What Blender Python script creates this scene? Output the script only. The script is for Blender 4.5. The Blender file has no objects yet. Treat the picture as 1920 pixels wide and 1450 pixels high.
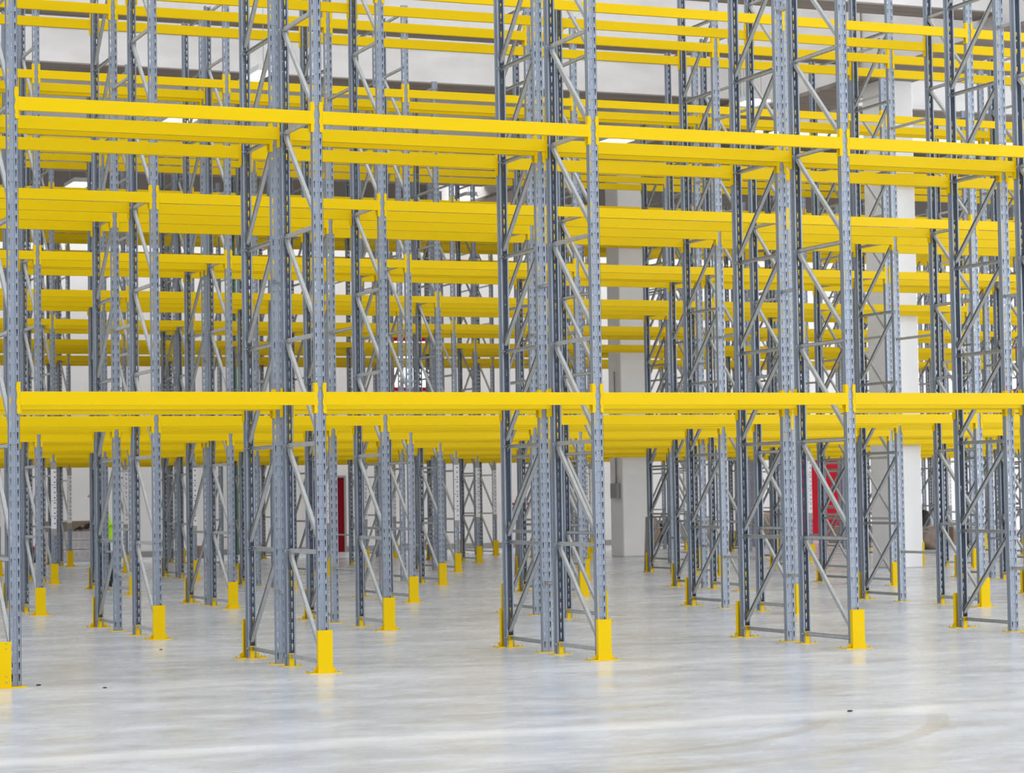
import bpy, bmesh, math, random
from mathutils import Matrix, Vector
random.seed(7)
SC = bpy.context.scene
COL = SC.collection
PI = math.pi

# ------------------------------------------------------------------ camera
F_PX, YAW, PITCH, ROLL = 4456.22, 0.39568, 0.04507, -0.01623
CAM = Vector((-3.96916, -20.76999, 1.60599))
cy, sy, cp, sp = math.cos(YAW), math.sin(YAW), math.cos(PITCH), math.sin(PITCH)
fw = Vector((sy * cp, cy * cp, sp))
rt = Vector((cy, -sy, 0.0))
up = rt.cross(fw)
r2 = rt * math.cos(ROLL) + up * math.sin(ROLL)
u2 = up * math.cos(ROLL) - rt * math.sin(ROLL)
cd = bpy.data.cameras.new('camera')
cam = bpy.data.objects.new('camera', cd)
COL.objects.link(cam)
m = Matrix((r2, u2, -fw)).transposed().to_4x4()
m.translation = CAM
cam.matrix_world = m
cd.sensor_width = 36.0
cd.sensor_fit = 'HORIZONTAL'
cd.lens = F_PX / 1920.0 * 36.0
cd.clip_start = 0.5
cd.clip_end = 300
cd.dof.use_dof = True
cd.dof.focus_distance = 23.5
cd.dof.aperture_fstop = 5.0
SC.camera = cam

# ------------------------------------------------------------------ light
w = bpy.data.worlds.new('daylight')
SC.world = w
w.use_nodes = True
bg = w.node_tree.nodes['Background']
bg.inputs[0].default_value = (0.93, 0.96, 1.0, 1)
bg.inputs[1].default_value = 1.45

def area(name, loc, rot, sx, sy_, power, color=(1, 1, 1)):
    ld = bpy.data.lights.new(name, 'AREA')
    ld.shape = 'RECTANGLE'
    ld.size, ld.size_y, ld.energy, ld.color = sx, sy_, power, color
    o = bpy.data.objects.new(name, ld)
    COL.objects.link(o)
    o.location, o.rotation_euler = loc, rot
    return o
# added fill light, unseen, before the closed wall behind the camera
area('added_front_fill', (0, -30.5, 6.0), (math.radians(88), 0, math.radians(-14)), 40, 11, 600, (0.96, 0.98, 1.0))
# daylight from the open side at the far right end of the aisles
area('side_daylight', (64, 30, 7.0), (math.radians(90), 0, math.radians(90)), 34, 12, 7800, (0.97, 0.985, 1.0))
area('side_daylight', (34, -24, 7.0), (math.radians(88), 0, math.radians(58)), 30, 12, 4400, (0.97, 0.985, 1.0))
# added area light above the last aisle, brightens the back wall
area('added_rear_fill', (18, 42.6, 12.0), (math.radians(-14), 0, 0), 70, 2.2, 1900, (1.0, 0.99, 0.98))

SC.view_settings.view_transform = 'Standard'
SC.view_settings.look = 'None'
SC.view_settings.gamma = 1
SC.view_settings.use_curve_mapping = False
SC.view_settings.exposure = 0.03
SC.cycles.use_denoising = True
SC.cycles.max_bounces = 6
SC.cycles.diffuse_bounces = 4
SC.cycles.glossy_bounces = 3

# ------------------------------------------------------------------ helpers
def tag(o, label=None, cat=None, group=None, kind=None):
    if label: o['label'] = label
    if cat: o['category'] = cat
    if group: o['group'] = group
    if kind: o['kind'] = kind
    return o

def empty(name, loc=(0, 0, 0), rz=0.0):
    o = bpy.data.objects.new(name, None)
    COL.objects.link(o)
    o.location = loc
    o.rotation_euler = (0, 0, rz)
    o.empty_display_size = 0.2
    return o

class MB:
    """collects boxes, bars and sheets, then links them as one mesh"""
    def __init__(self):
        self.v, self.f, self.mi, self.sm = [], [], [], []
    def quad(self, a, b, c, d, mi=0):
        n = len(self.v)
        self.v += [a, b, c, d]
        self.f.append((n, n + 1, n + 2, n + 3)); self.mi.append(mi); self.sm.append(False)
    def hexa(self, p, mi=0):
        n = len(self.v)
        self.v += [tuple(q) for q in p]
        for q in ((0, 3, 2, 1), (4, 5, 6, 7), (0, 1, 5, 4), (1, 2, 6, 5), (2, 3, 7, 6), (3, 0, 4, 7)):
            self.f.append(tuple(n + i for i in q)); self.mi.append(mi); self.sm.append(False)
    def box(self, x0, y0, z0, x1, y1, z1, mi=0):
        self.hexa([(x0, y0, z0), (x1, y0, z0), (x1, y1, z0), (x0, y1, z0),
                   (x0, y0, z1), (x1, y0, z1), (x1, y1, z1), (x0, y1, z1)], mi)
    def bar(self, a, b, w_, h_, mi=0, side=Vector((1, 0, 0))):
        a, b = Vector(a), Vector(b)
        d = (b - a).normalized()
        s = (side - d * side.dot(d)).normalized()
        t = d.cross(s)
        s, t = s * w_ / 2, t * h_ / 2
        self.hexa([a - s - t, a + s - t, a + s + t, a - s + t, b - s - t, b + s - t, b + s + t, b - s + t], mi)
    def channel(self, a, b, w_, h_, th=0.003, mi=0, side=Vector((1, 0, 0)), lip=0.0):
        """open C section from a to b: back of width w_, two returns of depth h_"""
        a, b = Vector(a), Vector(b)
        d = (b - a).normalized()
        s = (side - d * side.dot(d)).normalized()
        t = d.cross(s)
        def blk(s0, s1, t0, t1):
            self.hexa([a + s * s0 + t * t0, a + s * s1 + t * t0, a + s * s1 + t * t1, a + s * s0 + t * t1,
                       b + s * s0 + t * t0, b + s * s1 + t * t0, b + s * s1 + t * t1, b + s * s0 + t * t1], mi)
        blk(-w_ / 2, -w_ / 2 + th, -h_ / 2, h_ / 2)
        blk(-w_ / 2, w_ / 2, h_ / 2 - th, h_ / 2)
        blk(-w_ / 2, w_ / 2, -h_ / 2, -h_ / 2 + th)
        if lip:
            blk(w_ / 2 - th, w_ / 2, h_ / 2 - lip, h_ / 2); blk(w_ / 2 - th, w_ / 2, -h_ / 2, -h_ / 2 + lip)
    def cyl(self, a, b, ra, rb=None, n=12, mi=0, cap=True):
        rb = ra if rb is None else rb
        a, b = Vector(a), Vector(b)
        d = (b - a).normalized()
        s = d.orthogonal().normalized(); t = d.cross(s)
        k = len(self.v)
        for c, r in ((a, ra), (b, rb)):
            for i in range(n):
                an = 2 * PI * i / n
                self.v.append(tuple(c + s * math.cos(an) * r + t * math.sin(an) * r))
        for i in range(n):
            j = (i + 1) % n
            self.f.append((k + i, k + j, k + n + j, k + n + i)); self.mi.append(mi); self.sm.append(True)
        if cap:
            self.f.append(tuple(k + i for i in reversed(range(n)))); self.mi.append(mi); self.sm.append(False)
            self.f.append(tuple(k + n + i for i in range(n))); self.mi.append(mi); self.sm.append(False)
    def prism(self, pts, a, b, mi=0):
        """pts in xz, extruded along y from a to b"""
        k = len(self.v); n = len(pts)
        for yy in (a, b):
            self.v += [(x, yy, z) for x, z in pts]
        self.f.append(tuple(range(k, k + n))); self.mi.append(mi); self.sm.append(False)
        self.f.append(tuple(reversed(range(k + n, k + 2 * n)))); self.mi.append(mi); self.sm.append(False)
        for i in range(n):
            j = (i + 1) % n
            self.f.append((k + j, k + i, k + n + i, k + n + j)); self.mi.append(mi); self.sm.append(False)
    def mesh(self, name, mats):
        me = bpy.data.meshes.new(name)
        me.from_pydata([tuple(v) for v in self.v], [], self.f)
        for mm in (mats if isinstance(mats, (list, tuple)) else [mats]):
            me.materials.append(mm)
        me.polygons.foreach_set('material_index', self.mi)
        me.polygons.foreach_set('use_smooth', self.sm)
        me.update()
        return me
    def build(self, name, mats, parent=None, loc=None, rz=0.0):
        return link(name, self.mesh(name, mats), parent, loc, rz)

def link(name, me, parent=None, loc=None, rz=0.0):
    o = bpy.data.objects.new(name, me)
    COL.objects.link(o)
    if parent: o.parent = parent
    if loc: o.location = loc
    if rz: o.rotation_euler = (0, 0, rz)
    return o

def bevel_mesh(me, w_, seg=2):
    bm = bmesh.new(); bm.from_mesh(me)
    bmesh.ops.bevel(bm, geom=bm.edges[:], offset=w_, segments=seg, affect='EDGES', profile=0.6)
    bm.to_mesh(me); bm.free()
    return me

KIDS = {}
def note(parent, child):
    KIDS.setdefault(parent, []).append(child)
    return child
def copy_tree(o, parent=None):
    c = o.copy(); COL.objects.link(c)
    if parent: c.parent = parent
    for ch in KIDS.get(o, []):
        copy_tree(ch, c)
    return c

# ------------------------------------------------------------------ materials
def mat(name, color, rough=0.5, metal=0.0, noise=None, bump=None, spec=0.5, coat=0.0):
    """noise = (scale xyz, amount, second colour)"""
    mt = bpy.data.materials.new(name); mt.use_nodes = True
    nt = mt.node_tree; b = nt.nodes['Principled BSDF']
    b.inputs['Base Color'].default_value = (*color, 1)
    b.inputs['Roughness'].default_value = rough
    b.inputs['Metallic'].default_value = metal
    b.inputs['Specular IOR Level'].default_value = spec
    b.inputs['Coat Weight'].default_value = coat
    if noise or bump:
        tc = nt.nodes.new('ShaderNodeTexCoord'); mp = nt.nodes.new('ShaderNodeMapping')
        nt.links.new(tc.outputs['Object'], mp.inputs[0])
    if noise:
        mp.inputs['Scale'].default_value = noise[0]
        n = nt.nodes.new('ShaderNodeTexNoise'); n.inputs['Scale'].default_value = 1; n.inputs['Detail'].default_value = 6
        nt.links.new(mp.outputs[0], n.inputs[0])
        r = nt.nodes.new('ShaderNodeValToRGB')
        r.color_ramp.elements[0].position = 0.35; r.color_ramp.elements[1].position = 0.7
        r.color_ramp.elements[0].color = (*noise[1], 1); r.color_ramp.elements[1].color = (*color, 1)
        nt.links.new(n.outputs[0], r.inputs[0]); nt.links.new(r.outputs[0], b.inputs['Base Color'])
    if bump:
        n2 = nt.nodes.new('ShaderNodeTexNoise'); n2.inputs['Scale'].default_value = bump[0]
        nt.links.new(tc.outputs['Object'], n2.inputs[0])
        bp = nt.nodes.new('ShaderNodeBump'); bp.inputs['Strength'].default_value = bump[1]; bp.inputs['Distance'].default_value = 0.01
        nt.links.new(n2.outputs[0], bp.inputs['Height']); nt.links.new(bp.outputs[0], b.inputs['Normal'])
    return mt
def emit(name, color, s):
    mt = bpy.data.materials.new(name); mt.use_nodes = True
    b = mt.node_tree.nodes['Principled BSDF']
    b.inputs['Base Color'].default_value = (*color, 1)
    b.inputs['Emission Color'].default_value = (*color, 1)
    b.inputs['Emission Strength'].default_value = s
    return mt

M_YEL = mat('yellow_paint', (0.80, 0.545, 0.0), 0.38, noise=((0.7, 5, 5), (0.76, 0.51, 0.0)), spec=0.12)
M_GUARD = mat('guard_yellow_paint', (0.82, 0.56, 0.0), 0.42, noise=((2, 2, 2), (0.78, 0.52, 0.0)), spec=0.12)
M_POST = mat('blue_grey_paint', (0.275, 0.315, 0.38), 0.40, metal=0.3, noise=((9, 9, 2.5), (0.235, 0.27, 0.325)))
M_GALV = mat('galvanised_steel', (0.47, 0.48, 0.475), 0.36, metal=0.4, noise=((14, 14, 3), (0.39, 0.40, 0.395)))
M_BOLT = mat('zinc_bolt', (0.5, 0.52, 0.54), 0.4, metal=0.7)
M_WALL = mat('white_wall_panel', (0.86, 0.85, 0.855), 0.6, noise=((0.15, 0.15, 0.6), (0.82, 0.81, 0.815)))
M_CONC = mat('pale_concrete', (0.84, 0.82, 0.81), 0.8, noise=((0.9, 0.9, 2.2), (0.72, 0.70, 0.685)), bump=(9, 0.2))
M_UNDER = mat('shaded_underside_and_seam', (0.34, 0.29, 0.265), 0.85, noise=((0.5, 5, 1), (0.25, 0.215, 0.20)))  # underside shade put into the concrete colour; also used for seams
M_PILLAR = mat('white_painted_concrete', (0.92, 0.915, 0.91), 0.6, noise=((1.2, 1.2, 0.7), (0.86, 0.855, 0.85)))
M_DARK = mat('unlit_ceiling_brown', (0.045, 0.036, 0.029), 0.8, noise=((1.2, 1, 0.8), (0.03, 0.024, 0.019)))  # darkness of the unlit far ceiling as a flat colour
M_RED = mat('red_paint', (0.46, 0.0, 0.012), 0.5, noise=((1, 1, 1), (0.38, 0.0, 0.01)), spec=0.15)
M_DRED = mat('dark_red_paint', (0.22, 0.0, 0.01), 0.5, spec=0.15)
M_GREEN = mat('green_pipe_paint', (0.03, 0.16, 0.05), 0.5)
M_PAPER = mat('white_paper', (0.80, 0.79, 0.82), 0.6)
M_INK = mat('grey_print', (0.18, 0.17, 0.20), 0.7)
M_TAPE = mat('grey_tape', (0.33, 0.32, 0.31), 0.5)
M_BOARD = mat('weathered_board', (0.42, 0.37, 0.33), 0.8, noise=((3, 3, 3), (0.34, 0.29, 0.26)))
M_CARD = mat('brown_cardboard', (0.36, 0.27, 0.20), 0.8, noise=((4, 4, 4), (0.28, 0.20, 0.15)))
M_SACK = mat('brown_sacking', (0.22, 0.15, 0.11), 0.85, noise=((6, 6, 6), (0.40, 0.32, 0.27)))
M_BLACK = mat('black_plastic', (0.012, 0.012, 0.016), 0.35)
M_WRAP = mat('white_shrink_wrap', (0.75, 0.75, 0.80), 0.3, noise=((6, 6, 3), (0.62, 0.61, 0.66)))
M_PRINT = mat('faded_pink_print', (0.62, 0.58, 0.62), 0.5)
M_LAMP = emit('lamp_diffuser', (1, 1, 1), 1.6)
M_LBODY = mat('lamp_housing', (0.7, 0.72, 0.72), 0.4)
M_GLASS = emit('daylit_pane', (1, 1, 1), 1.6)
M_SKIN = mat('skin', (0.56, 0.30, 0.22), 0.5)
M_VEST = mat('high_visibility_fabric', (0.42, 0.78, 0.0), 0.6)
M_BAND = mat('grey_reflective_band', (0.30, 0.33, 0.33), 0.4)
M_CLOTH = mat('black_fabric', (0.016, 0.016, 0.02), 0.8)
M_JEAN = mat('navy_work_trousers', (0.014, 0.03, 0.085), 0.8)
M_BOOT = mat('dark_olive_boots', (0.02, 0.022, 0.012), 0.6)
M_HAIR = mat('dark_hair', (0.025, 0.018, 0.015), 0.7)

# floor: polished concrete with dust band, chalk line, tyre arcs, streaks and painted reflection bands
def floor_material():
    mt = bpy.data.materials.new('polished_concrete_floor'); mt.use_nodes = True
    nt = mt.node_tree; N = nt.nodes; Lk = nt.links; b = N['Principled BSDF']
    tc = N.new('ShaderNodeTexCoord')
    def nz(sc, detail=6, rough=0.6, dist=0.0, rot=0.0):
        mp = N.new('ShaderNodeMapping'); mp.inputs['Scale'].default_value = sc; mp.inputs['Rotation'].default_value = (0, 0, rot)
        Lk.new(tc.outputs['Object'], mp.inputs[0])
        n = N.new('ShaderNodeTexNoise'); n.inputs['Scale'].default_value = 1; n.inputs['Detail'].default_value = detail
        n.inputs['Roughness'].default_value = rough; n.inputs['Distortion'].default_value = dist
        Lk.new(mp.outputs[0], n.inputs[0]); return n.outputs[0]
    def ramp(src, p0, p1, c0=0.0, c1=1.0):
        r = N.new('ShaderNodeMapRange'); r.inputs[1].default_value = p0; r.inputs[2].default_value = p1
        r.inputs[3].default_value = c0; r.inputs[4].default_value = c1
        Lk.new(src, r.inputs[0]); return r.outputs[0]
    def mth(op, a, b_=None, c=None):
        n = N.new('ShaderNodeMath'); n.operation = op
        for i, q in enumerate((a, b_, c)):
            if q is None: continue
            if isinstance(q, (int, float)): n.inputs[i].default_value = q
            else: Lk.new(q, n.inputs[i])
        return n.outputs[0]
    def mix(fac, a, b_):
        n = N.new('ShaderNodeMix'); n.data_type = 'RGBA'
        if isinstance(fac, (int, float)): n.inputs[0].default_value = fac
        else: Lk.new(fac, n.inputs[0])
        for s, q in ((6, a), (7, b_)):
            if isinstance(q, tuple): n.inputs[s].default_value = (*q, 1)
            else: Lk.new(q, n.inputs[s])
        return n.outputs[2]
    base = mix(ramp(nz((0.55, 0.8, 1), 9, 0.66, 0.5), 0.36, 0.64), (0.455, 0.475, 0.515), (0.595, 0.625, 0.68))
    refl_bands = ramp(nz((0.02, 1.0, 1), 3, 0.5, 0.05), 0.44, 0.58)  # reflections of girders and wall painted as bands across the far floor
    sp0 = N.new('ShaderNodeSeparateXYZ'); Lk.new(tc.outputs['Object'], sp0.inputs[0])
    base = mix(mth('MULTIPLY', refl_bands, ramp(sp0.outputs[1], -1.0, 7.0, 0.05, 0.6)), base, (0.45, 0.46, 0.50))
    warm = ramp(nz((1.1, 1.5, 1), 6, 0.65, 0.8, -0.06), 0.54, 0.68)
    base = mix(mth('MULTIPLY', warm, 0.40), base, (0.49, 0.475, 0.45))
    blue = ramp(nz((0.4, 1.0, 1), 4, 0.6, 0.4, 0.1), 0.57, 0.70)
    base = mix(mth('MULTIPLY', blue, 0.35), base, (0.44, 0.47, 0.56))
    fine = ramp(nz((2.0, 2.9, 1), 9, 0.74, 0.5, 0.08), 0.48, 0.63)
    base = mix(mth('MULTIPLY', fine, 0.55), base, (0.70, 0.73, 0.785))
    dark = ramp(nz((1.5, 2.2, 1), 9, 0.75, 0.6, -0.10), 0.54, 0.66)
    base = mix(mth('MULTIPLY', dark, 0.6), base, (0.40, 0.40, 0.415))
    scr = ramp(nz((0.5, 26, 1), 4, 0.7, 0.1, 0.5), 0.68, 0.72)
    base = mix(mth('MULTIPLY', scr, 0.3), base, (0.38, 0.37, 0.36))
    wht = ramp(nz((0.7, 34, 1), 3, 0.7, 0.1, -0.4), 0.70, 0.73)
    base = mix(mth('MULTIPLY', wht, 0.5), base, (0.85, 0.85, 0.87))
    sep = N.new('ShaderNodeSeparateXYZ'); Lk.new(tc.outputs['Object'], sep.inputs[0])
    X, Y = sep.outputs[0], sep.outputs[1]
    wob = mth('MULTIPLY', mth('SUBTRACT', nz((1.2, 1.2, 1), 3), 0.5), 0.35)
    # pale dust band along the rack front
    d = mth('ABSOLUTE', mth('ADD', mth('ADD', Y, 5.95), wob))
    base = mix(mth('MULTIPLY', ramp(d, 0.08, 0.36, 1, 0), 0.8), base, (0.80, 0.82, 0.86))
    d2 = mth('ABSOLUTE', mth('ADD', mth('ADD', Y, 0.75), mth('MULTIPLY', wob, 2)))
    base = mix(mth('MULTIPLY', ramp(d2, 0.05, 0.6, 1, 0), 0.35), base, (0.84, 0.84, 0.86))
    # faint blue chalk line
    line = mth('ADD', Y, mth('MULTIPLY_ADD', X, 0.46, -5.23))
    base = mix(mth('MULTIPLY', ramp(mth('ABSOLUTE', line), 0.04, 0.16, 1, 0), 0.35), base, (0.42, 0.47, 0.74))
    # tyre arcs
    dx = mth('SUBTRACT', X, 1.889); dy = mth('ADD', Y, 4.63)
    rad = mth('SQRT', mth('ADD', mth('POWER', dx, 2), mth('POWER', dy, 2)))
    side = mth('MULTIPLY', ramp(dy, -1.72, -1.62, 1, 0), ramp(dx, -0.6, 0.2, 0, 1))
    for R_, w_ in ((2.98, 0.075), (3.78, 0.085)):
        k = ramp(mth('ABSOLUTE', mth('SUBTRACT', rad, R_)), w_ * 0.75, w_, 1, 0)
        base = mix(mth('MULTIPLY', mth('MULTIPLY', k, side), 0.55), base, (0.42, 0.40, 0.37))
    # saw-cut joints
    jy = mth('ABSOLUTE', mth('SUBTRACT', mth('PINGPONG', mth('ADD', Y, 4.1), 3.0), 0.0))
    base = mix(ramp(jy, 0.004, 0.012, 0.5, 0), base, (0.25, 0.24, 0.23))
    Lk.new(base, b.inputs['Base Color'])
    rg = ramp(nz((0.8, 1.6, 1), 5, 0.6), 0.35, 0.7, 0.18, 0.36)
    Lk.new(rg, b.inputs['Roughness'])
    b.inputs['Specular IOR Level'].default_value = 0.45
    return mt

# ------------------------------------------------------------------ setting
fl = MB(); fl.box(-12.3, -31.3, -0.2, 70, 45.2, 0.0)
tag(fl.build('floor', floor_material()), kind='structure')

WY = 44.6
wins = [(19.6, 20.72, 4.77, 6.12), (40.85, 41.6, 4.77, 6.05)]
wb = MB()
xs = [-12, wins[0][0], wins[0][1], wins[1][0], wins[1][1], 70]
for i in range(5):
    if i in (1, 3):
        _, _, z0, z1 = wins[(i - 1) // 2]
        wb.box(xs[i], WY, 0, xs[i + 1], WY + 0.3, z0); wb.box(xs[i], WY, z1, xs[i + 1], WY + 0.3, 8.95)
    else:
        wb.box(xs[i], WY, 0, xs[i + 1], WY + 0.3, 8.95)
for k in range(6, 33):      # panel joints
    x = -28 + 3.0 * k
    if all(not (a - 0.1 < x < b_ + 0.1) for a, b_, _, _ in wins):
        wb.box(x, WY - 0.012, 0, x + 0.035, WY, 8.95)
tag(wb.build('wall_back', M_WALL), kind='structure')
tag((lambda q: (q.box(-12.3, -31.3, 0, -12, 45.2, 12.6), q)[1])(MB()).build('wall_left', M_WALL), kind='structure')
tag((lambda q: (q.box(-12, WY - 0.02, 8.95, 70, WY + 0.3, 12.6), q)[1])(MB()).build('unlit_ceiling_band_1', M_DARK), kind='structure')  # dark panel in place of the shaded ceiling above the back wall
tag((lambda q: (q.box(-12, WY - 0.035, 0.0, 70, WY - 0.013, 0.16), q)[1])(MB()).build('baseboard_back', M_TAPE), kind='structure')
for i, (a, b_, z0, z1) in enumerate(wins):
    fr = MB(); t = 0.11
    fr.box(a - t, WY - 0.06, z1, b_ + t, WY + 0.1, z1 + t); fr.box(a - t, WY - 0.06, z0 - t, b_ + t, WY + 0.1, z0)
    fr.box(a - t, WY - 0.06, z0, a, WY + 0.1, z1); fr.box(b_, WY - 0.06, z0, b_ + t, WY + 0.1, z1)
    o = tag(fr.build('window_%d' % (i + 1), M_RED), kind='structure')
    p = MB(); p.box(a, WY + 0.03, z0, b_, WY + 0.05, z1)
    p.build('window_pane', M_GLASS, o)

def wall_door(n, x0, x1, h, mtl):
    d = MB(); d.box(x0, WY - 0.05, 0.01, x1, WY - 0.013, h)
    o = tag(d.build('door_%d' % n, mtl), kind='structure')
    f = MB(); f.box(x0 - 0.06, WY - 0.07, 0, x0, WY - 0.013, h + 0.06); f.box(x1, WY - 0.07, 0, x1 + 0.06, WY - 0.013, h + 0.06)
    f.box(x0, WY - 0.07, h, x1, WY - 0.013, h + 0.06)
    f.build('door_frame', M_TAPE, o)
    k = MB(); k.cyl((x0 + 0.1, WY - 0.1, 1.02), (x0 + 0.24, WY - 0.1, 1.02), 0.012); k.cyl((x0 + 0.1, WY - 0.1, 1.02), (x0 + 0.1, WY - 0.05, 1.02), 0.012)
    k.build('door_handle', M_BOLT, o)
wall_door(1, 17.05, 18.0, 2.15, M_DRED)
wall_door(2, 33.1, 34.75, 2.5, M_RED)

# overhead concrete: long roof beams across the aisles and one girder on the pillars
def roof_beam(y0, y1, label, x0=-12, x1=20.85, zb=10.2, zt=12.3):
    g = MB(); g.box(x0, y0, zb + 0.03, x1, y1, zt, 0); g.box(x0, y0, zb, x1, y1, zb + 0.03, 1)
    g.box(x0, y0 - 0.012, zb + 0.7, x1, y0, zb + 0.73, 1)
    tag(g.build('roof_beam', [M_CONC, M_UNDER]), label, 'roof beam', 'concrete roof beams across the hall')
roof_beam(15.4, 16.15, 'concrete roof beam crossing nearest the camera, at the very top edge')
roof_beam(20.2, 20.85, 'pale concrete roof beam in line with the nearer white pillar')
roof_beam(25.38, 26.3, 'large cream concrete roof beam whose tall stained face shows between the upper crossbars')
roof_beam(32.9, 33.6, 'pale concrete roof beam in line with the farther white pillar')
roof_beam(39.8, 40.6, 'farthest pale concrete roof beam above the dark strip over the back wall')
for (a, b_), l in zip(((15.4, 16.15), (20.2, 20.85), (25.38, 26.3)),
        ('right-hand concrete roof beam crossing nearest the camera, right of the long girder', 'right-hand concrete roof beam over the nearer white pillar line',
         'right-hand concrete roof beam behind the nearer white pillar')):
    roof_beam(a, b_, l, 22.0, 70)
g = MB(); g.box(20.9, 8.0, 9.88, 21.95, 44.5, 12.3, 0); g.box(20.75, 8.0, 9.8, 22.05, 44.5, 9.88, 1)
tag(g.build('roof_girder', [M_CONC, M_UNDER]), 'long concrete girder with shaded brown-grey underside running away over the white pillars', 'girder')

for i, (a, b_) in enumerate(((27.5, 39.8),)):
    rc = MB(); rc.box(-12, a, 12.3, 70, b_, 12.5)
    tag(rc.build('ceiling', M_CONC), kind='structure')

def pillar(y, label):
    p = MB(); p.box(21.2, y, 0, 21.95, y + 0.72, 9.8)
    me = bevel_mesh(p.mesh('concrete_pillar', M_PILLAR), 0.02, 1)
    o = tag(link('concrete_pillar', me), label, 'pillar', 'white concrete pillars')
    s = MB(); s.box(21.93, y - 0.012, 0.02, 21.97, y + 0.03, 0.5)
    s.build('edge_strip', M_GUARD, o)
    return o
pillar(20.06, 'square white concrete pillar in the right half, nearer of the two')
pillar(32.5, 'square white concrete pillar right of centre, farther of the two')
bx = MB(); bx.box(21.09, 32.62, 1.45, 21.195, 32.98, 1.82); bx.cyl((21.17, 32.8, 1.82), (21.17, 32.8, 4.6), 0.015)
tag(bx.build('junction_box', M_TAPE), 'small grey junction box on the left side of the farther pillar', 'junction box')
gp = MB(); gp.cyl((14.77, WY - 0.14, 0), (14.77, WY - 0.14, 8.95), 0.055)
for z in (1.5, 4.0, 6.5): gp.box(14.69, WY - 0.14, z, 14.85, WY - 0.03, z + 0.04)
tag(gp.build('drain_pipe', M_GREEN), 'thin green pipe running up the white back wall', 'pipe')
rb = MB(); rb.cyl((23.1, WY - 0.12, 1.3), (24.1, WY - 0.12, 1.3), 0.035); rb.cyl((23.15, WY - 0.12, 0), (23.15, WY - 0.12, 1.3), 0.02); rb.cyl((24.05, WY - 0.12, 0), (24.05, WY - 0.12, 1.3), 0.02)
tag(rb.build('safety_rail', M_RED), 'short red rail in front of the back wall beside the farther pillar', 'rail')
pp = MB(); pp.box(31.12, WY - 0.25, 0.0, 31.33, WY - 0.14, 2.6, 0); pp.box(31.0, WY - 0.22, 0.0, 31.12, WY - 0.14, 2.5, 1)
tag(pp.build('red_post', [M_DRED, M_GREEN]), 'dark red post with a green edge standing left of the red door', 'post')

# ------------------------------------------------------------------ rack prototypes
D, PW, PD, H = 1.047, 0.05, 0.075, 9.04
def upright_mesh():
    """omega section, open towards +y, real slots and punch holes in the face"""
    mb = MB(); th = 0.0025
    # columns of the face: x, y offset
    cols = [(-PW, 0.0), (-0.0375, 0.0), (-0.0255, 0.0), (-0.018, 0.0), (-0.014, 0.005), (-0.004, 0.005), (0.004, 0.005), (0.014, 0.005), (0.018, 0.0), (0.0255, 0.0), (0.0375, 0.0), (PW, 0.0)]
    solid = [0, 2, 3, 4, 6, 7, 8, 10]
    slots = [1, 9]
    dot = 5
    def sheet(i, z0, z1):
        (xa, ya), (xb, yb) = cols[i], cols[i + 1]
        mb.hexa([(xa, ya, z0), (xb, yb, z0), (xb, yb + th, z0), (xa, ya + th, z0),
                 (xa, ya, z1), (xb, yb, z1), (xb, yb + th, z1), (xa, ya + th, z1)])
    for i in solid: sheet(i, 0.008, H)
    n = int((H - 0.05) / 0.1)
    z = 0.008
    for k in range(n):
        s0 = 0.05 + 0.1 * k
        for i in slots:
            sheet(i, z if k == 0 else s0 - 0.1 + 0.062, s0)
            # teardrop: narrower lower half
            xa, xb = cols[i][0], cols[i + 1][0]
            mb.box(xa, 0.0, s0, xa + 0.002, th, s0 + 0.026); mb.box(xb - 0.002, 0.0, s0, xb, th, s0 + 0.026)
        if k % 1 == 0:
            sheet(dot, z if k == 0 else s0 - 0.1 + 0.058, s0 + 0.05)
    for i in slots: sheet(i, 0.05 + 0.1 * (n - 1) + 0.062, H)
    sheet(dot, 0.05 + 0.1 * (n - 1) + 0.058, H)
    # flanges, lips
    for s in (-1, 1):
        xo = s * PW; xi = s * (PW - th)
        mb.box(min(xo, xi), 0.0, 0.008, max(xo, xi), 0.038, H)
        xo2 = s * (PW - 0.008); xi2 = xo2 - s * th
        mb.box(min(xo, xi2), 0.036, 0.008, max(xo, xi2), 0.040, H)
        mb.box(min(xo2, xi2), 0.040, 0.008, max(xo2, xi2), PD, H)
        xl = s * 0.028
        mb.box(min(xo2, xl), PD - th, 0.008, max(xo2, xl), PD, H)
    return mb.mesh('upright', M_POST)
ME_UP = upright_mesh()

def foot_mesh(hw=0.1, y0=-0.03):
    f = MB()
    f.box(-hw, y0, 0.0, hw, 0.115, 0.007, 0)
    f.box(-0.024, PD - 0.004, 0.007, 0.026, PD + 0.004, 0.125, 0)
    f.box(-0.024, 0.03, 0.007, -0.019, PD, 0.115, 0); f.box(0.021, 0.03, 0.007, 0.026, PD, 0.115, 0)
    for x in (-hw + 0.017, hw - 0.017):
        f.cyl((x, 0.095, 0.007), (x, 0.095, 0.022), 0.006, n=8, mi=1)
    f.cyl((-0.047, 0.06, 0.1), (-0.055, 0.06, 0.1), 0.009, n=8, mi=1); f.cyl((0.047, 0.06, 0.1), (0.055, 0.06, 0.1), 0.009, n=8, mi=1)
    return f.mesh('foot_plate', [M_GUARD, M_BOLT])
ME_FOOT = foot_mesh()
ME_FOOT_AISLE = foot_mesh(0.058, -0.012)

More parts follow.
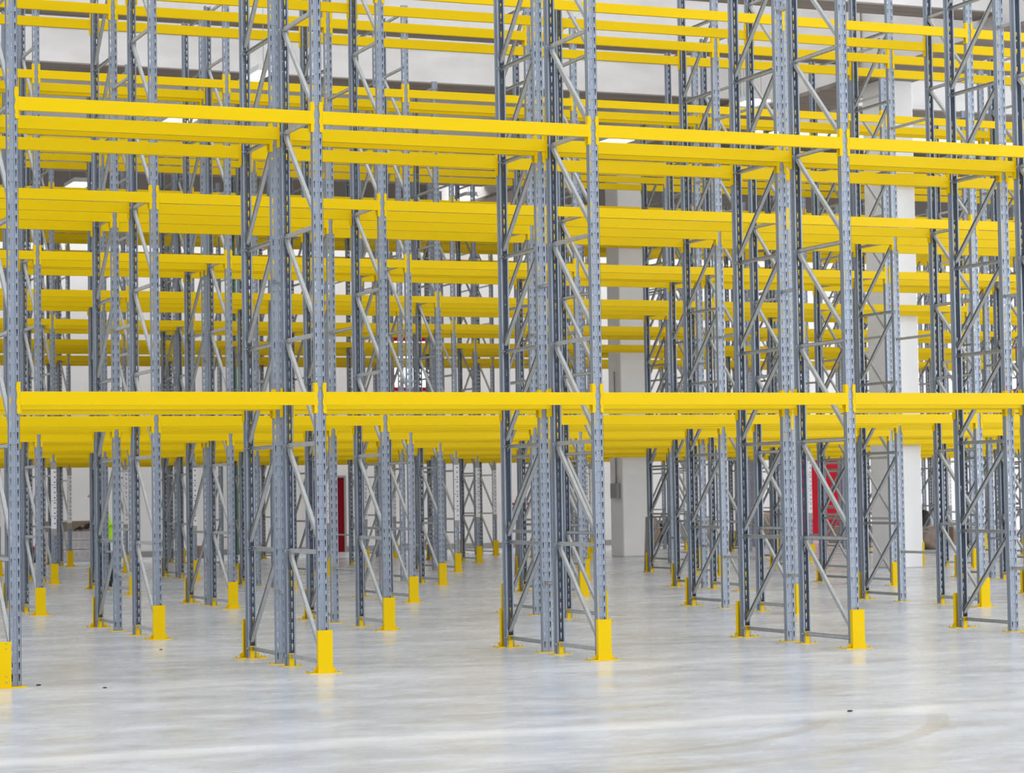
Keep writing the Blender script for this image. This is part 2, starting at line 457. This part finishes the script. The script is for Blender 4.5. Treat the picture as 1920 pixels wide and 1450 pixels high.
def brace_mesh():
    b = MB(); b.channel((0, 0.045, 0), (0, D - 0.045, 0), 0.026, 0.040)
    for y in (0.06, D - 0.06):
        b.cyl((-0.05, y, 0), (0.05, y, 0), 0.007, n=8, mi=1)
    return b.mesh('horizontal_brace', [M_GALV, M_BOLT])
ME_HB = brace_mesh()
def diag_mesh():
    b = MB(); b.channel((0.0, 0.055, 0.075), (0.0, D - 0.055, 0.985), 0.038, 0.036, side=Vector((1, 0, 0)), lip=0.0075)
    b.cyl((-0.047, D - 0.055, 0.985), (0.047, D - 0.055, 0.985), 0.008, n=8, mi=1)
    return b.mesh('diagonal_brace', [M_GALV, M_BOLT])
ME_DB = diag_mesh()

def make_frame():
    r = empty('rack_upright')
    for y, rz in ((0.0, 0.0), (D, PI)):
        u = note(r, link('post', ME_UP, r, (0, y, 0), rz))
        note(u, link('foot_plate', ME_FOOT if rz else ME_FOOT_AISLE, u))
    for k in range(10):
        z = 0.1 + k * 1.0 if k < 9 else 8.93
        note(r, link('horizontal_brace', ME_HB, r, (0, 0, z)))
        if k < 8: note(r, link('diagonal_brace', ME_DB, r, (0, 0, z)))
    return r

def label_mesh():
    l = MB()
    z0, z1 = 1.07, 2.225
    l.box(-0.052, -0.0045, z0, 0.052, -0.001, z1, 0)
    for z in (z0 - 0.13, z1):
        l.box(-0.053, -0.005, z, 0.053, -0.001, z + 0.13, 2)
    k = 0; z = z1 - 0.055
    while z > z0 + 0.03:
        l.box(0.006, -0.006, z - 0.014, 0.034, -0.0045, z + 0.014, 1)
        k += 1; z -= 0.1
    for q in range(1, 4):
        zz = z1 - 0.305 * q
        l.box(-0.052, -0.006, zz - 0.004, 0.052, -0.0045, zz + 0.004, 1)
    return l.mesh('label_sheet', [M_PAPER, M_INK, M_TAPE])
ME_LAB = label_mesh()

def guard_mesh():
    g = MB(); hw = 0.069
    g.box(-hw, -0.062, 0.02, hw, -0.056, 0.39, 0)
    g.box(-hw, -0.056, 0.02, -hw + 0.006, -0.014, 0.39, 0); g.box(hw - 0.006, -0.056, 0.02, hw, -0.014, 0.39, 0)
    # flared foot and lugs
    g.box(-hw - 0.006, -0.068, 0.006, hw + 0.006, -0.052, 0.03, 0)
    g.box(-0.155, -0.075, 0.0, 0.155, -0.018, 0.008, 0)
    for s in (-1, 1):
        g.prism([(s * 0.069, 0.008), (s * 0.105, 0.008), (s * 0.105, 0.038), (s * 0.095, 0.052), (s * 0.069, 0.052)][::s], -0.031, -0.026, 0)
        g.box(min(s * 0.069, s * 0.15), -0.035, 0.0, max(s * 0.069, s * 0.15), 0.10, 0.008, 0)
        g.cyl((s * 0.135, -0.05, 0.008), (s * 0.135, -0.05, 0.024), 0.007, n=8, mi=1)
        g.cyl((s * 0.135, 0.07, 0.008), (s * 0.135, 0.07, 0.024), 0.007, n=8, mi=1)
    return bevel_free(g.mesh('post_guard', [M_GUARD, M_BOLT]))
def bevel_free(me): return me
ME_GUARD = guard_mesh()

P = 2.8
BH, BD = 0.1206, 0.05
def bar_mesh(L):
    m_ = MB(); m_.box(0.051, 0, -BH, L - 0.051, BD, 0)
    me = bevel_mesh(m_.mesh('steel_bar', M_YEL), 0.004, 2)
    mm = MB(); mm.box(0.06, -0.0008, -BH + 0.018, L - 0.06, 0.0, -BH + 0.0195)
    return me
ME_BAR = bar_mesh(P)
def conn_mesh():
    c = MB()
    # face plate hooked onto the post (wavy inner edge), side plate and bottom tab; drawn for the left end
    pts = [(0.058, 0.085), (0.058, -0.195), (0.030, -0.195), (0.024, -0.165), (0.030, -0.135), (0.020, -0.10), (0.026, -0.06), (0.031, -0.03), (0.024, 0.0), (0.020, 0.04), (0.028, 0.085)]
    c.prism(pts, -0.006, -0.0015, 0)
    c.box(0.0505, -0.0015, -0.195, 0.0545, 0.055, 0.085, 0)
    c.box(0.0545, 0.03, -0.195, 0.075, 0.034, -BH, 0)
    c.cyl((0.0545, 0.025, -0.165), (0.062, 0.025, -0.165), 0.008, n=8, mi=1)
    return c.mesh('end_connector', [M_YEL, M_BOLT])
ME_CON = conn_mesh()
def conn_mirror():
    me = ME_CON.copy()
    for v in me.vertices: v.co.x = -v.co.x
    me.flip_normals(); return me
ME_CON2 = conn_mirror()
def make_beam():
    r = empty('rack_crossbar')
    note(r, link('steel_bar', ME_BAR, r, (0, -0.008, 0)))
    note(r, link('end_connector', ME_CON, r, (0, 0, 0)))
    note(r, link('end_connector', ME_CON2, r, (P, 0, 0)))
    return r

def spacer_mesh(g):
    s = MB(); s.channel((0, 0.006, 0), (0, g - 0.006, 0), 0.03, 0.035)
    s.box(-0.02, 0.002, -0.022, 0.02, 0.006, 0.022); s.box(-0.02, g - 0.006, -0.022, 0.02, g - 0.002, 0.022)
    return s.mesh('row_spacer', M_GALV)

# ------------------------------------------------------------------ rows
ORD = ['first', 'second', 'third', 'fourth', 'fifth', 'sixth', 'seventh', 'eighth', 'ninth', 'tenth', 'eleventh', 'twelfth', 'thirteenth', 'fourteenth']
ROWS = [  # name, y, gap, frames k of front rack, frames k of rear rack, labelled posts
    ('nearest', 0.0, 0.264, (0, 4), (0, 4), False),
    ('second', 6.099, 0.937, (1, 5), (1, 6), False),
    ('third', 12.831, 0.264, (1, 7), (1, 7), False),
    ('fourth', 18.919, 0.937, (2, 8), (2, 9), False),
    ('fifth', 25.337, 0.264, (2, 10), (2, 10), True),
    ('sixth', 31.144, 1.15, (2, 11), (3, 12), True),
    ('seventh', 36.955, 0.264, (3, 13), (3, 13), True)]
LEVELS = [(2.5665, 'lowest'), (5.1588, 'middle'), (7.7496, 'upper')]
frame0, beam0 = make_frame(), make_beam()
used = {'f': False, 'b': False}
n_beams = 0
rest = MB()
def where(k, k0, k1):
    if k == k0: return 'leftmost'
    if k == k1: return 'rightmost'
    return ORD[k - k0] + ' from left'
for ri, (rn, y0, gap, kf, kr, lab) in enumerate(ROWS):
    y2 = y0 + 2 * D + gap
    for side, (ks, yy, rz, nm) in enumerate(((kf, y0, 0.0, 'front'), (kr, y2, PI, 'rear'))):
        for k in range(ks[0], ks[1] + 1):
            first = not used['f']; used['f'] = True
            r = frame0 if first else copy_tree(frame0)
            r.location = (k * P, yy, 0); r.rotation_euler = (0, 0, rz)
            tag(r, 'slotted blue-grey upright frame, %s rack of %s double row, %s' % (nm, rn, where(k, *ks)), 'rack upright',
                'upright frames of the %s double row' % rn)
            if lab and side == 0:
                link('label_sheet', ME_LAB, r)['label'] = 'white label strip with grey squares and tape'
            o = link('post_guard', ME_GUARD, None, (k * P, yy, 0), rz)
            if ri == 0 and k == 0 and side == 0:
                bpy.data.objects.remove(o); continue
            tag(o, 'yellow post guard, %s aisle side of %s double row, %s' % (nm, rn, where(k, *ks)), 'post guard',
                'yellow guards of the %s double row' % rn)
    # spacers
    me = spacer_mesh(gap)
    for k in range(max(kf[0], kr[0]), min(kf[1], kr[1]) + 1):
        for z, zn in ((0.70, 'lowest'), (3.7, 'middle'), (6.7, 'upper')):
            o = link('row_spacer', me, None, (k * P, y0 + D, z))
            tag(o, '%s grey spacer bar between both racks of %s double row, %s' % (zn, rn, where(k, max(kf[0], kr[0]), min(kf[1], kr[1]))), 'spacer bar',
                'spacer bars of the %s double row' % rn)
    # beams
    lines = [(y0, 0.0, 'front edge of front rack', kf), (y0 + D, PI, 'back edge of front rack', kf),
             (y0 + D + gap, 0.0, 'front edge of rear rack', kr), (y2, PI, 'back edge of rear rack', kr)]
    for z, zn in LEVELS:
        if ri == 0 and zn == 'upper': continue
        for yy, rz, ln, ks in lines:
            k_lo = ks[0] if ri == 0 else ks[0] - 1
            for k in range(k_lo, ks[1] + 1):
                if n_beams >= 300 or ri >= 4:
                    if rz == 0.0:
                        ya, yb = yy - 0.008, yy - 0.008 + BD; yc = yy - 0.006; yd = yy - 0.0015
                    else:
                        ya, yb = yy + 0.008 - BD, yy + 0.008; yc = yy + 0.0015; yd = yy + 0.006
                    x = k * P
                    rest.box(x + 0.055, ya, z - BH, x + P - 0.055, yb, z)
                    for xx0, xx1 in ((x + 0.024, x + 0.058), (x + P - 0.058, x + P - 0.024)):
                        rest.box(xx0, yc, z - 0.195, xx1, yd, z + 0.085)
                    for xx0, xx1 in ((x + 0.0505, x + 0.0545), (x + P - 0.0545, x + P - 0.0505)):
                        rest.box(xx0, min(yd, yb), z - 0.195, xx1, max(yc, ya) + (0.02 if rz == 0 else 0), z + 0.085)
                    continue
                n_beams += 1
                first = not used['b']; used['b'] = True
                r = beam0 if first else copy_tree(beam0)
                r.location = (k * P + (P if rz else 0), yy, z); r.rotation_euler = (0, 0, rz)
                tag(r, 'yellow %s-level crossbar, %s, %s double row, %s' % (zn, ln, rn, {0: 'leftmost bay'}.get(k - k_lo, ORD[k - k_lo] + ' bay')), 'rack crossbar',
                    '%s-level yellow crossbars of the %s double row' % (zn, rn))
tag((lambda q: (q.box(-12, -31.3, 0, 22, -31, 12.6), q)[1])(MB()).build('wall_front', M_WALL), kind='structure')
tag(rest.build('distant_rack_crossbars', M_YEL), 'yellow crossbars of the farthest racks seen small between the nearer ones', 'rack crossbars', kind='stuff')

# guard plate at the row end, left edge
eg = empty('end_guard', (-0.16, -0.1, 0))
tag(eg, 'tall yellow bolted end guard plate at the left edge beside the nearest post', 'end guard')
p = MB(); p.box(-0.22, 0, 0.01, 0.104, 0.008, 0.4); p.box(-0.22, 0.008, 0.01, -0.212, 1.3, 0.4)
p.build('guard_plate', M_GUARD, eg)
p = MB(); p.box(-0.3, -0.03, 0, 0.235, 0.05, 0.01); p.box(0.0, 0.008, 0.01, 0.095, 0.014, 0.05)
p.build('floor_plate', M_GUARD, eg)
for z in (0.05, 0.1, 0.34, 0.385):
    p = MB(); p.cyl((0.062, -0.004, z), (0.062, 0.0, z), 0.006, n=10); p.build('bolt', M_TAPE, eg)

# ------------------------------------------------------------------ lamps
def lamp(x, y, z, w_, l_, label, rz=0.0):
    e = empty('ceiling_lamp', (x, y, z), rz)
    tag(e, label, 'lamp', 'suspended white lamps')
    h = MB(); h.box(-w_ / 2, -l_ / 2, 0.03, w_ / 2, l_ / 2, 0.11); h.box(-w_ / 2 - 0.03, -l_ / 2, 0.0, w_ / 2 + 0.03, l_ / 2, 0.03)
    h.build('housing', M_LBODY, e)
    d = MB(); d.box(-w_ / 2, -l_ / 2 + 0.03, -0.03, w_ / 2, l_ / 2 - 0.03, 0.0); d.build('diffuser', M_LAMP, e)
    q = MB()
    for s in (-1, 1): q.cyl((s * w_ * 0.45, 0, 0.11), (s * w_ * 0.45, 0, 12.3 - z), 0.006, n=6)
    q.build('suspension_wire', M_BOLT, e)
lamp(8.9, 38.0, 9.50, 0.45, 1.2, 'white hanging lamp against the dark strip near the left edge')
lamp(19.26, 38.0, 9.50, 0.32, 1.2, 'white hanging lamp against the dark strip left of the farther pillar')
lamp(20.0, 30.0, 9.93, 0.6, 0.9, 'bright hanging lamp just under the middle crossbar right of centre')
lamp(9.4, 30.0, 9.93, 0.6, 0.9, 'bright hanging lamp under the middle crossbar in the left third')
lamp(8.2, 20.0, 9.16, 0.28, 1.2, 'small hanging lamp in front of the cream roof beam at upper left')
lamp(19.9, 23.0, 9.74, 0.45, 0.8, 'hanging lamp beside the dark end of the cream roof beam')
lamp(24.6, 22.0, 10.3, 1.6, 0.5, 'long white glowing bar standing in for a skylight strip above the nearer pillar')  # added glowing bar in place of a bright skylight strip

# ------------------------------------------------------------------ goods near the back wall
def blob(name, cx, cy_, sx, sy_, sz, m_, label, cat, group=None, seed=0, lumps=5):
    bm = bmesh.new()
    rr = random.Random(seed)
    bmesh.ops.create_icosphere(bm, subdivisions=4, radius=1.0)
    ph = [(rr.uniform(0, 6), rr.uniform(0, 6), rr.uniform(2, 5), rr.uniform(2, 5)) for _ in range(lumps)]
    for v in bm.verts:
        c = v.co.copy()
        k = 1 + sum(0.05 * math.sin(c.x * f1 + a) * math.cos(c.y * f2 + b + c.z * 2) for a, b, f1, f2 in ph)
        x, y, z = c * k
        v.co = Vector((cx + x * sx, cy_ + y * sy_, max(0.0, (z * 0.62 + 0.5) * sz)))
    me = bpy.data.meshes.new(name); bm.to_mesh(me); bm.free(); me.materials.append(m_)
    for pl in me.polygons: pl.use_smooth = True
    return tag(link(name, me), label, cat, group)
blob('sack_pile', 27.55, 40.9, 0.5, 0.45, 0.75, M_SACK, 'brown lumpy bundle lying beside the cable drum behind the racks', 'bundle', seed=2)
blob('sack_pile', 30.05, 40.9, 0.6, 0.45, 0.85, M_SACK, 'large brown lumpy bundle behind the racks left of the dark red post', 'bundle', seed=3)
blob('sack_pile', 29.62, 31.72, 0.42, 0.36, 0.55, M_SACK, 'brown wrapped bundle on the floor beside the nearer pillar', 'bundle', seed=4)
def drum(x, y, r, w_, label):
    e = empty('cable_drum', (x, y, 0)); tag(e, label, 'cable drum')
    c = MB(); c.cyl((-w_ / 2 + 0.06, 0, r), (w_ / 2 - 0.06, 0, r), r * 0.72, n=28); c.build('cable_winding', M_BLACK, e)
    for s in (-1, 1):
        f = MB(); f.cyl((s * w_ / 2 - 0.03 * s, 0, r), (s * w_ / 2, 0, r), r, n=32); f.build('drum_flange', M_CARD, e)
drum(26.4, 40.9, 0.45, 0.6, 'brown cable drum standing behind the racks beside the farther pillar')
def carton(x, y, sx, sy_, h, label, z=0.0, m_=None, grp='cardboard cartons by the back wall'):
    c = MB(); c.box(x - sx / 2, y - sy_ / 2, z, x + sx / 2, y + sy_ / 2, z + h, 0)
    me = bevel_mesh(c.mesh('carton', [m_ or M_CARD]), 0.012, 1)
    tag(link('carton', me), label, 'carton', grp)
carton(13.0, 42.0, 0.24, 0.3, 0.34, 'small reddish-brown carton on the floor by the back wall, left')
carton(33.0, 35.6, 0.8, 0.6, 0.5, 'brown carton on the floor behind the bundle of the nearer pillar')
blob('bin_bag', 31.85, 35.6, 0.28, 0.25, 0.85, M_BLACK, 'black plastic bag behind the bundle right of the nearer pillar', 'bag', seed=8)
carton(32.2, 40.0, 1.2, 0.8, 0.5, 'low wide brown carton on the floor below the red door')
carton(28.75, 41.0, 0.6, 0.5, 0.42, 'brown carton between the two lumpy bundles behind the racks')
# wrapped stack with brown sheet on top, left
ws = empty('wrapped_pallet', (9.45, 41.9, 0)); tag(ws, 'stack of white printed packs with a brown sheet on top, far left', 'pallet stack')
for i in range(3):
    p = MB(); z = 0.1 + i * 0.24
    p.box(-0.62, -0.45, z, 0.62, 0.45, z + 0.22, 0)
    for q in range(8):
        x = -0.56 + q * 0.15
        p.box(x, -0.453, z + 0.05, x + 0.08, -0.45, z + 0.15, 1)
    p.build('pack_layer', [M_WRAP, M_PRINT], ws)
p = MB(); p.box(-0.7, -0.5, 0.0, 0.7, 0.5, 0.1); p.build('pallet_base', M_WRAP, ws)
p = MB(); p.box(-0.75, -0.5, 0.8, 0.75, 0.5, 1.07); p.build('brown_cover', M_CARD, ws)
cn = empty('canister', (8.42, 41.7, 0)); tag(cn, 'small red and dark blue canister on the floor at far left', 'canister')
p = MB(); p.cyl((0, 0, 0), (0, 0, 0.33), 0.09, n=16); p.build('canister_body', M_JEAN, cn)
p = MB(); p.cyl((0, 0, 0.33), (0, 0, 0.44), 0.085, 0.04, n=16); p.build('canister_cap', M_RED, cn)
# boards leaning on rear posts of the fourth row
for k, l in ((5, 'grey-brown board leaning behind a post just left of centre'), (6, 'grey-brown board leaning on the post right of the farther pillar')):
    yb = 18.919 + 2 * D + 0.937
    b = MB(); b.hexa([(k * P - 0.09, yb + 0.09, 0), (k * P + 0.06, yb + 0.09, 0), (k * P + 0.06, yb + 0.12, 0), (k * P - 0.09, yb + 0.12, 0),
                      (k * P - 0.05, yb + 0.07, 1.1), (k * P + 0.05, yb + 0.07, 1.1), (k * P + 0.05, yb + 0.09, 1.1), (k * P - 0.05, yb + 0.09, 1.1)])
    tag(b.build('leaning_board', M_BOARD), l, 'board')
# little bits on the floor
for i, (x, y, s, l) in enumerate(((0.21, 0.05, 0.022, 'dark chip on the concrete right of the left end guard'), (0.65, -0.57, 0.018, 'small black crumb on the floor near the left edge'),
                               (4.86, -5.84, 0.022, 'dark curled scrap lying on the pale dust band'), (2.35, 4.2, 0.018, 'dark chip behind the nearest row near the left'))):
    bm = bmesh.new(); bmesh.ops.create_icosphere(bm, subdivisions=2, radius=s)
    rr = random.Random(i)
    for v in bm.verts:
        v.co = Vector((v.co.x * rr.uniform(.7, 1.3), v.co.y * 0.5 * rr.uniform(.7, 1.3), max(0.0, v.co.z * 0.35 + s * 0.25)))
    me = bpy.data.meshes.new('debris_chip'); bm.to_mesh(me); bm.free(); me.materials.append(M_BLACK)
    o = link('debris_chip', me, None, (x, y, 0)); tag(o, l, 'debris', 'small debris on the floor')

# ------------------------------------------------------------------ the worker behind the racks
def skin_fig(name, verts, edges, radii, root, m_, parent, sub=2):
    me = bpy.data.meshes.new(name); me.from_pydata(verts, edges, []); me.update()
    o = link(name, me, parent); me.materials.append(m_)
    md = o.modifiers.new('skin', 'SKIN'); md.use_smooth_shade = True
    sv = me.skin_vertices[0].data if me.skin_vertices else None
    if sv is None:
        bm = bmesh.new(); bm.from_mesh(me); bm.verts.layers.skin.verify(); bm.to_mesh(me); bm.free(); sv = me.skin_vertices[0].data
    for i, r in enumerate(radii):
        rr = r if isinstance(r, tuple) else (r, r)
        sv[i].radius = rr
        sv[i].use_root = (i == root)
    s = o.modifiers.new('subd', 'SUBSURF'); s.levels = sub; s.render_levels = sub
    return o
pe = empty('person', (6.0, 22.9, 0))
tag(pe, 'person in a high-visibility vest and dark trousers, mostly hidden behind posts', 'person')
# body: faces -x, leaning slightly forward, left arm reaching forward
V = [(0.02, 0, 0.95), (0.0, 0, 1.12), (-0.04, 0, 1.32), (-0.08, 0, 1.47), (-0.115, 0, 1.555), (-0.15, 0, 1.65), (-0.165, 0, 1.75),
     (0.02, 0.09, 0.90), (-0.06, 0.10, 0.50), (0.0, 0.10, 0.09), (-0.13, 0.10, 0.04),
     (0.02, -0.09, 0.90), (0.06, -0.10, 0.50), (0.16, -0.10, 0.09), (0.04, -0.10, 0.04),
     (-0.08, 0.19, 1.43), (-0.12, 0.25, 1.17), (-0.33, 0.20, 1.10), (-0.08, -0.19, 1.43), (-0.06, -0.25, 1.17), (-0.30, -0.22, 1.12)]
E_ = [(0, 1), (1, 2), (2, 3), (3, 4), (4, 5), (5, 6), (0, 7), (7, 8), (8, 9), (9, 10), (0, 11), (11, 12), (12, 13), (13, 14),
      (3, 15), (15, 16), (16, 17), (3, 18), (18, 19), (19, 20)]
Rr = [(0.11, 0.15), (0.10, 0.14), (0.115, 0.17), (0.07, 0.12), 0.055, (0.085, 0.075), (0.08, 0.07),
      0.085, 0.058, 0.045, 0.035, 0.085, 0.058, 0.045, 0.035, 0.055, 0.043, 0.032, 0.055, 0.043, 0.032]
skin_fig('body', V, E_, Rr, 0, M_SKIN, pe)
skin_fig('trousers', [(0.02, 0, 1.0), (0.02, 0, 0.93), (0.02, 0.09, 0.88), (-0.06, 0.10, 0.50), (0.0, 0.10, 0.12), (0.02, -0.09, 0.88), (0.06, -0.10, 0.50), (0.16, -0.10, 0.12)],
         [(0, 1), (1, 2), (2, 3), (3, 4), (1, 5), (5, 6), (6, 7)], [(0.12, 0.16), (0.125, 0.165), 0.1, 0.075, 0.066, 0.1, 0.075, 0.066], 1, M_JEAN, pe)
skin_fig('jacket', [(0.02, 0, 0.97), (0.0, 0, 1.12), (-0.04, 0, 1.32), (-0.08, 0, 1.46), (-0.1, 0, 1.51), (-0.08, 0.19, 1.43), (-0.12, 0.25, 1.17), (-0.31, 0.205, 1.105), (-0.08, -0.19, 1.43), (-0.06, -0.25, 1.17), (-0.28, -0.225, 1.12)],
         [(0, 1), (1, 2), (2, 3), (3, 4), (3, 5), (5, 6), (6, 7), (3, 8), (8, 9), (9, 10)],
         [(0.125, 0.165), (0.115, 0.155), (0.13, 0.185), (0.09, 0.14), 0.06, 0.068, 0.056, 0.045, 0.068, 0.056, 0.045], 0, M_CLOTH, pe)
vest = skin_fig('vest', [(0.03, 0, 0.86), (0.02, 0, 0.97), (0.0, 0, 1.12), (-0.04, 0, 1.32), (-0.07, 0, 1.42)],
         [(0, 1), (1, 2), (2, 3), (3, 4)], [(0.15, 0.19), (0.14, 0.18), (0.13, 0.17), (0.145, 0.2), (0.11, 0.16)], 1, M_VEST, pe)
skin_fig('reflective_band', [(0.008, 0, 1.07), (0.0, 0, 1.12)], [(0, 1)], [(0.139, 0.18), (0.139, 0.18)], 0, M_BAND, vest, 2)
for (a, b_, y) in ((-0.0, -0.13, 0.10), (0.16, 0.03, -0.10)):
    skin_fig('boot', [(a + 0.03, y, 0.075), (a, y, 0.2), (a - 0.06, y, 0.065), (b_ - 0.03, y, 0.055)], [(0, 1), (0, 2), (2, 3)], [0.065, 0.062, 0.055, 0.048], 0, M_BOOT, pe)
def glove(y, x0, z0):
    vs = [(x0, y, z0), (x0 - 0.07, y, z0 - 0.005)]; es = [(0, 1)]; rs = [(0.028, 0.04), (0.022, 0.044)]
    for j, (dy, ln) in enumerate(((0.032, 0.06), (0.011, 0.07), (-0.011, 0.066), (-0.032, 0.052))):
        b0 = len(vs)
        vs += [(x0 - 0.085, y + dy, z0 - 0.004), (x0 - 0.085 - ln * 0.5, y + dy, z0 - 0.012), (x0 - 0.085 - ln * 0.75, y + dy, z0 - 0.05)]
        es += [(1, b0), (b0, b0 + 1), (b0 + 1, b0 + 2)]; rs += [0.012, 0.011, 0.010]
    b0 = len(vs)
    vs += [(x0 - 0.04, y + 0.045, z0 - 0.01), (x0 - 0.08, y + 0.06, z0 - 0.035)]; es += [(0, b0), (b0, b0 + 1)]; rs += [0.014, 0.012]
    skin_fig('glove', vs, es, rs, 0, M_CLOTH, pe)
glove(0.20, -0.345, 1.10); glove(-0.22, -0.315, 1.12)
# head details
def ell(name, c, r, m_, parent, sub=3, cut=None):
    bm = bmesh.new(); bmesh.ops.create_icosphere(bm, subdivisions=sub, radius=1)
    if cut: bmesh.ops.delete(bm, geom=[v for v in bm.verts if cut(v.co)], context='VERTS')
    for v in bm.verts: v.co = Vector((c[0] + v.co.x * r[0], c[1] + v.co.y * r[1], c[2] + v.co.z * r[2]))
    me = bpy.data.meshes.new(name); bm.to_mesh(me); bm.free(); me.materials.append(m_)
    for pl in me.polygons: pl.use_smooth = True
    return link(name, me, parent)
ell('hair', (-0.135, 0, 1.73), (0.115, 0.09, 0.115), M_HAIR, pe, cut=lambda c: c.x < -0.35 and c.z < 0.35 or c.z < -0.5)
ell('nose', (-0.255, 0, 1.685), (0.025, 0.014, 0.022), M_SKIN, pe, 2)
for s in (-1, 1):
    ell('ear', (-0.15, s * 0.078, 1.69), (0.02, 0.01, 0.03), M_SKIN, pe, 2)
    ell('eye', (-0.232, s * 0.03, 1.71), (0.010, 0.012, 0.009), M_HAIR, pe, 2)
ell('mouth', (-0.238, 0, 1.645), (0.008, 0.024, 0.006), M_DRED, pe, 2)
